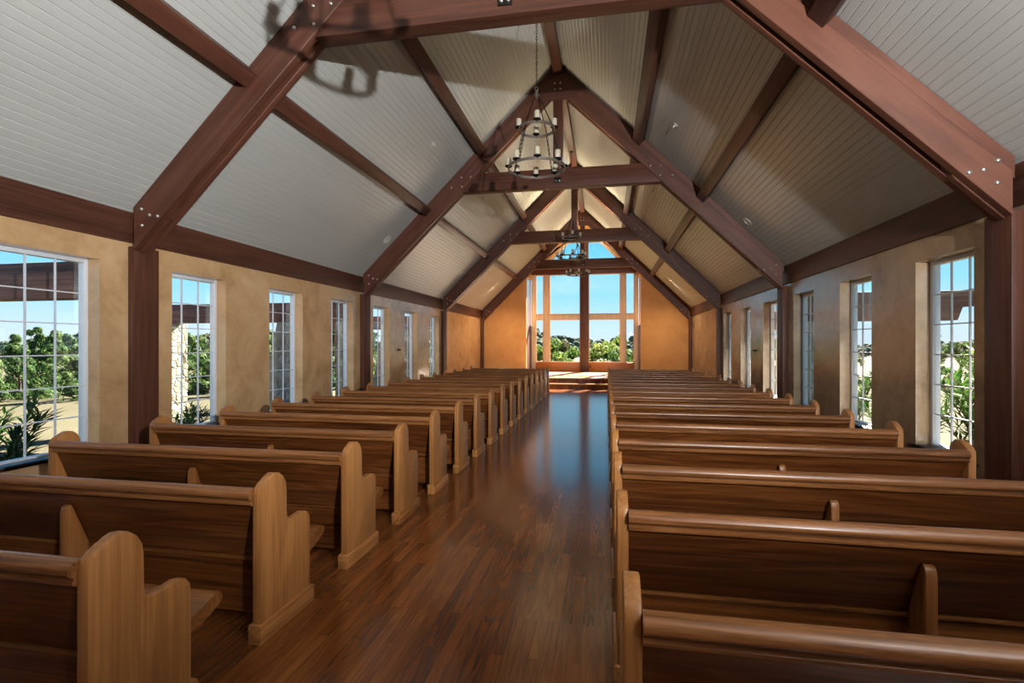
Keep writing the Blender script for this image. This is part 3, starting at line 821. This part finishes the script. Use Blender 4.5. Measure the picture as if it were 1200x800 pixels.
# shrubs with lance-shaped leaves
def shrub_meshes(seed, nst, h, spread, ll):
    rnd = random.Random(seed); st = MB(); lf = MB()
    for i in range(nst):
        a = rnd.uniform(0, 2 * PI); rr = spread * math.sqrt(rnd.random()) * 0.35
        bx, by = rr * math.cos(a), rr * math.sin(a)
        hh = h * rnd.uniform(0.6, 1.0); lean = spread * rnd.uniform(0.3, 0.9)
        a2 = a + rnd.uniform(-0.6, 0.6)
        pts = []
        for k in range(7):
            f = k / 6
            pts.append(Vector((bx + lean * f ** 1.6 * math.cos(a2), by + lean * f ** 1.6 * math.sin(a2), hh * f)))
        st.tube(pts, [0.011 * (1 - 0.7 * k / 6) for k in range(7)], 5)
        nl = int(46 * hh / 1.4) + 14
        for j in range(nl):
            f = 0.16 + 0.84 * (j / nl) ** 0.85
            k = min(5, int(f * 6)); t = f * 6 - k; p = pts[k].lerp(pts[k + 1], min(1, t))
            d = (pts[k + 1] - pts[k]).normalized()
            b = rnd.uniform(0, 2 * PI)
            out = Vector((math.cos(b), math.sin(b), 0))
            ld = (out * rnd.uniform(0.6, 1.0) + d * rnd.uniform(0.35, 1.1)).normalized()
            L = ll * rnd.uniform(0.7, 1.15); wv = ld.cross(Vector((0, 0, 1)))
            if wv.length < 0.05: wv = Vector((1, 0, 0))
            wv.normalize(); up = wv.cross(ld)
            wd = L * 0.085
            q0 = p; q1 = p + ld * L * 0.45 + up * L * 0.05; q2 = p + ld * L + up * -L * 0.06
            lf.add([q0, q1 + wv * wd, q2, q1 - wv * wd, q1 - up * wd * 0.5], [(0, 1, 4), (1, 2, 4), (2, 3, 4), (3, 0, 4)])
    return st.mesh('stems'), lf.mesh('leaves', smooth=0)
SH = [shrub_meshes(3, 16, 1.25, 0.75, 0.24), shrub_meshes(5, 26, 2.0, 0.95, 0.21), shrub_meshes(9, 18, 0.85, 0.6, 0.20)]
def shrub(kind, x, y, rz, label, sc=1.0):
    r = empty('oleander_shrub', (x, y, gz(x, y) - 0.01), rz); tag(r, label, 'shrub', 'oleander shrubs outside the windows')
    r.scale = (sc, sc, sc)
    link('stems', SH[kind][0], M['stem_green'], r); link('leaves', SH[kind][1], M['leaf_shrub'], r)
shrub(0, -6.75, 4.35, 0.3, 'leafy oleander low at the right side of the nearest left window', 1.08)
shrub(0, -8.3, 4.55, 1.9, 'oleander low at the left side of the nearest left window', 0.86)
shrub(2, -7.3, 7.6, 0.9, 'small oleander at the foot of the second left window')
shrub(1, 4.95, 7.3, 0.4, 'tall bright oleander filling the nearest right window', 0.98)
shrub(1, 6.9, 9.4, 2.0, 'tall oleander behind the one at the nearest right window', 1.0)
shrub(0, 4.9, 9.5, 1.1, 'lower oleander in the second right window', 1.0)
shrub(1, 6.9, 6.9, 3.2, 'tall oleander at the right edge of the nearest right window', 0.95)
shrub(1, 5.6, 13.2, 3.2, 'oleander outside the fifth right window', 0.8)

# trees
def tree_meshes(seed, h, r, shape, nl, ls):
    rnd = random.Random(seed); lf = MB(); tr = MB()
    th = h * 0.28
    tr.tube([(0, 0, -0.3), (0.02 * h, 0.01 * h, th), (0.0, 0.03 * h, h * 0.7)], [0.05 * h * 0.6, 0.035 * h * 0.6, 0.01 * h], 7)
    cl = []
    for k in range(26):
        f = rnd.random() ** 0.8 if k > 8 else rnd.uniform(0.0, 0.16)
        z = h * (0.0 + 0.92 * f)
        env = {'cone': (1 - 0.78 * f), 'round': math.sin(PI * min(1, 0.30 + 0.66 * f)) ** 0.6}[shape] * r
        a = rnd.uniform(0, 2 * PI) if k > 8 else k * PI / 4; q = env * (math.sqrt(rnd.random()) if k > 8 else 0.85)
        c = Vector((q * math.cos(a), q * math.sin(a), z)); cl.append((c, rnd.uniform(0.22, 0.42) * r * (1.1 - 0.4 * f)))
        if k % 3 == 0: tr.tube([(0, 0, max(th * 0.6, z * 0.55)), tuple(c)], [0.014 * h * 0.6, 0.004 * h], 5)
    for j in range(nl):
        c, cr = cl[j % len(cl)]
        d = Vector((rnd.gauss(0, 1), rnd.gauss(0, 1), rnd.gauss(0, 1))).normalized()
        p = c + Vector((d.x, d.y, d.z * 0.8)) * cr * rnd.uniform(0.65, 1.0)
        u = d.cross(Vector((rnd.gauss(0, 1), rnd.gauss(0, 1), rnd.gauss(0, 1)))).normalized(); w = (d + u * rnd.uniform(-.6, .6)).cross(u).normalized()
        L = ls * rnd.uniform(0.7, 1.3)
        lf.add([p - u * L * .5, p + w * L * .35, p + u * L * .5, p - w * L * .35], [(0, 1, 2, 3)])
    return tr.mesh('trunk'), lf.mesh('foliage', smooth=0)
TR = [tree_meshes(1, 2.6, 1.3, 'round', 2600, 0.15), tree_meshes(2, 3.0, 1.1, 'cone', 2600, 0.15), tree_meshes(4, 2.2, 1.4, 'round', 2200, 0.15), tree_meshes(6, 6.4, 3.2, 'round', 3200, 0.34)]
def tree(kind, x, y, rz, sc, label, mat, group):
    r = empty('tree', (x, y, gz(x, y) - 0.02), rz); tag(r, label, 'tree', group); r.scale = (sc, sc, sc)
    t = link('trunk', TR[kind][0], M['bark'], r); f = link('foliage', TR[kind][1], None, r)
    if not TR[kind][1].materials: TR[kind][1].materials.append(None)
    f.material_slots[0].link = 'OBJECT'; f.material_slots[0].material = mat
rt = random.Random(21)
f_, th_ = 595.44, math.atan(110.13 / 595.44)
c_, s_ = math.cos(th_), math.sin(th_)
def ray_xy(px, depth):
    a = (px - 600) / f_
    return ((a * c_ - s_) * depth, (a * s_ + c_) * depth)
PLACED = []
def tree_row(pxs, d, kinds, sc, pale_p, labs, mats, grp, jit=0.5):
    for px in pxs:
        dd = d + rt.uniform(-jit, jit); x, y = ray_xy(px, dd)
        if -9.5 < x < 8.5 and y < 30: continue
        rad = (1.5 if kinds != [3] else 3.75) * sum(sc) / 2
        if any(math.hypot(x - q[0], y - q[1]) < 1.03 * (rad + q[2]) for q in PLACED): continue
        PLACED.append((x, y, rad))
        pale = rt.random() < pale_p
        tree(rt.choice(kinds), x, y, rt.uniform(0, 6), rt.uniform(*sc), labs[pale], mats[pale], grp + (', pale' if pale else ', dark'))
MT = (M['leaf_tree'], M['leaf_olive'])
LL = ('dark green juniper in the tree line across the left lawn', 'pale olive scrub tree in the tree line across the left lawn')
for (d0, d1, sc, step) in ((20.4, 22.4, (0.88, 1.0), 9), (22.8, 26.0, (0.98, 1.1), 9), (26.5, 31.0, (1.05, 1.2), 8), (31.5, 37.0, (1.2, 1.4), 8)):
    for px in range(-160, 500, step):
        tree_row([px + rt.uniform(-3, 3)], rt.uniform(d0, d1), [0, 0, 1, 2], sc, 0.12, LL, MT, 'tree line across the left lawn', 0.0)
LR = ('green scrub tree on the slope beyond the right windows', 'pale scrub tree on the slope beyond the right windows')
tree_row([935, 1010, 1085, 1160, 1235], 24, [0, 1, 2], (1.0, 1.2), 0.2, LR, MT, 'trees beyond the right windows')
tree_row([970, 1045, 1125, 1200], 28, [0, 1, 2], (1.2, 1.4), 0.2, LR, MT, 'trees beyond the right windows')
LF = ('green leafy tree below the big front window', 'pale yellowish tree below the big front window')
for (d0, d1, sc, step) in ((34, 37, (0.48, 0.54), 10), (38, 42, (0.54, 0.60), 9), (43, 48, (0.60, 0.68), 8), (49, 56, (0.68, 0.78), 8), (57, 66, (0.78, 0.92), 8)):
    for px in range(588, 786, step):
        tree_row([px + rt.uniform(-3, 3)], rt.uniform(d0, d1), [3], sc, 0.25, LF, (M['leaf_front'], M['leaf_olive']), 'trees beyond the front window', 0.0)

# far wooded hills
def hill_h(az, d): return 0
m = MB(); rh = random.Random(5)
ico = bmesh.new(); bmesh.ops.create_icosphere(ico, subdivisions=2, radius=1.0)
iv = [v.co.copy() for v in ico.verts]; iff = [[v.index for v in f.verts] for f in ico.faces]; ico.free()
for i in range(3600):
    px = rh.uniform(-250, 1500); t = rh.random()
    d = 120 + 170 * t
    x, y = ray_xy(px, d)
    top = 392 - 4.5 * math.sin(px / 47.0 + 1.0) - 3 * math.sin(px / 19.0) if 560 < px < 800 else 398 - 2.5 * math.sin(px / 60.0)
    zt = 1.525 + (403.9 - top) / f_ * 290
    z = -5 + (zt + 5) * t ** 1.2 - 2.2
    R = rh.uniform(1.3, 2.6)
    base = len(m.v)
    for v in iv:
        k = 1 + rh.uniform(-0.16, 0.16)
        m.v.append((x + v.x * R * k, y + v.y * R * k, z + v.z * R * 0.95 * k))
    m.f += [tuple(base + q for q in f) for f in iff]
o = m.build('woodland', M['forest'], smooth=0)
tag(o, 'distant wooded hills along the horizon outside the windows', 'woodland', kind='stuff')

# ------------------------------------------------------------------ sky, sun and the photographer's lamp
w = D.worlds.new('sky'); scene.world = w; w.use_nodes = True
nt = w.node_tree; nt.nodes.clear()
out = nt.nodes.new('ShaderNodeOutputWorld'); bg = nt.nodes.new('ShaderNodeBackground')
tc = nt.nodes.new('ShaderNodeTexCoord'); sp = nt.nodes.new('ShaderNodeSeparateXYZ'); nt.links.new(tc.outputs['Generated'], sp.inputs[0])
rp = nt.nodes.new('ShaderNodeValToRGB')
stops = [(0.0, srgb(206, 226, 240)), (0.03, srgb(200, 228, 246)), (0.10, srgb(148, 218, 250)), (0.22, srgb(92, 198, 248)), (0.45, srgb(64, 156, 228)), (1.0, srgb(46, 112, 192))]
while len(rp.color_ramp.elements) < len(stops): rp.color_ramp.elements.new(0.5)
for e, (p, c) in zip(rp.color_ramp.elements, stops): e.position = p; e.color = c
nt.links.new(sp.outputs[2], rp.inputs[0])
mp = nt.nodes.new('ShaderNodeMapping'); mp.inputs['Scale'].default_value = (1.5, 1.5, 9); nt.links.new(tc.outputs['Generated'], mp.inputs[0])
nz_ = nt.nodes.new('ShaderNodeTexNoise'); nz_.inputs['Scale'].default_value = 1.6; nz_.inputs['Detail'].default_value = 6; nt.links.new(mp.outputs[0], nz_.inputs['Vector'])
cr = nt.nodes.new('ShaderNodeValToRGB'); cr.color_ramp.elements[0].position = 0.52; cr.color_ramp.elements[1].position = 0.78
cr.color_ramp.elements[1].color = (0.4, 0.4, 0.4, 1); nt.links.new(nz_.outputs['Fac'], cr.inputs[0])
mx = nt.nodes.new('ShaderNodeMix'); mx.data_type = 'RGBA'; nt.links.new(cr.outputs[0], mx.inputs[0]); nt.links.new(rp.outputs[0], mx.inputs[6]); mx.inputs[7].default_value = srgb(236, 244, 250)
nt.links.new(mx.outputs[2], bg.inputs[0]); bg.inputs[1].default_value = 1.3
nt.links.new(bg.outputs[0], out.inputs[0])

def lamp(kind, name, loc, energy, color=(1, 1, 1), **kw):
    l = D.lights.new(name, kind); l.energy = energy; l.color = color
    for k, v in kw.items(): setattr(l, k, v)
    o = D.objects.new(name, l); COL.objects.link(o); o.location = loc; return o
sd_ = Vector((0.255, 0.768, 0.588))
s = lamp('SUN', 'sun', (20, 60, 60), 60.0, (1.0, 0.88, 0.72), angle=math.radians(0.53))
s.rotation_euler = sd_.to_track_quat('Z', 'Y').to_euler()
st = lamp('SPOT', 'strobe', (2.1, -1.0, 2.5), 3300.0, (0.96, 0.98, 1.0), shadow_soft_size=0.05, spot_size=math.radians(142), spot_blend=0.8)
st.rotation_euler = Vector((0.36, -0.71, -0.61)).to_track_quat('Z', 'Y').to_euler()
# unseen warm fill lamps added over the tie beams to brighten the ceiling
for (y, e) in ((TY[0] + 0.03, 22.0), (TY[1] + 0.03, 26.0), (TY[2] - 0.02, 120.0), (TY[3] - 0.02, 90.0)):
    if e:
        o = lamp('AREA', 'ceiling_fill', (CX, y, TIE1 + 0.12), e, (1.0, 0.80, 0.52), shape='RECTANGLE', size=1.8, size_y=0.2); o.rotation_euler = (PI, 0, 0)
# warm fill spots added at the far downlights to brighten the front wall
for (s_d, sd, y) in DOWN:
    p = Vector(ceil_pt(s_d, sd, y)) + nrm(sd) * 0.03
    lamp('SPOT', 'far_bay_fill', p, 230.0, (1.0, 0.79, 0.54), shadow_soft_size=0.06, spot_size=math.radians(130), spot_blend=0.8)

# ------------------------------------------------------------------ camera
cam = D.cameras.new('camera'); co = D.objects.new('camera', cam); COL.objects.link(co); scene.camera = co
cam.sensor_width = 36.0; cam.lens = 595.44 / 1200 * 36.0
cam.shift_y = 3.9 / 1200
co.location = (0, 0, 1.525); co.rotation_euler = (PI / 2, 0, th_)
cam.clip_start = 0.05; cam.clip_end = 2000

vs_ = scene.view_settings
scene.display_settings.display_device = 'sRGB'
vs_.view_transform = 'Standard'; vs_.look = 'None'; vs_.gamma = 1.0; vs_.use_curve_mapping = False; vs_.exposure = 0.0
cy = scene.cycles
cy.use_denoising = True
cy.max_bounces = 10; cy.diffuse_bounces = 6; cy.glossy_bounces = 5; cy.transparent_max_bounces = 24; cy.transmission_bounces = 4
cy.blur_glossy = 0.6; cy.sample_clamp_indirect = 6.0
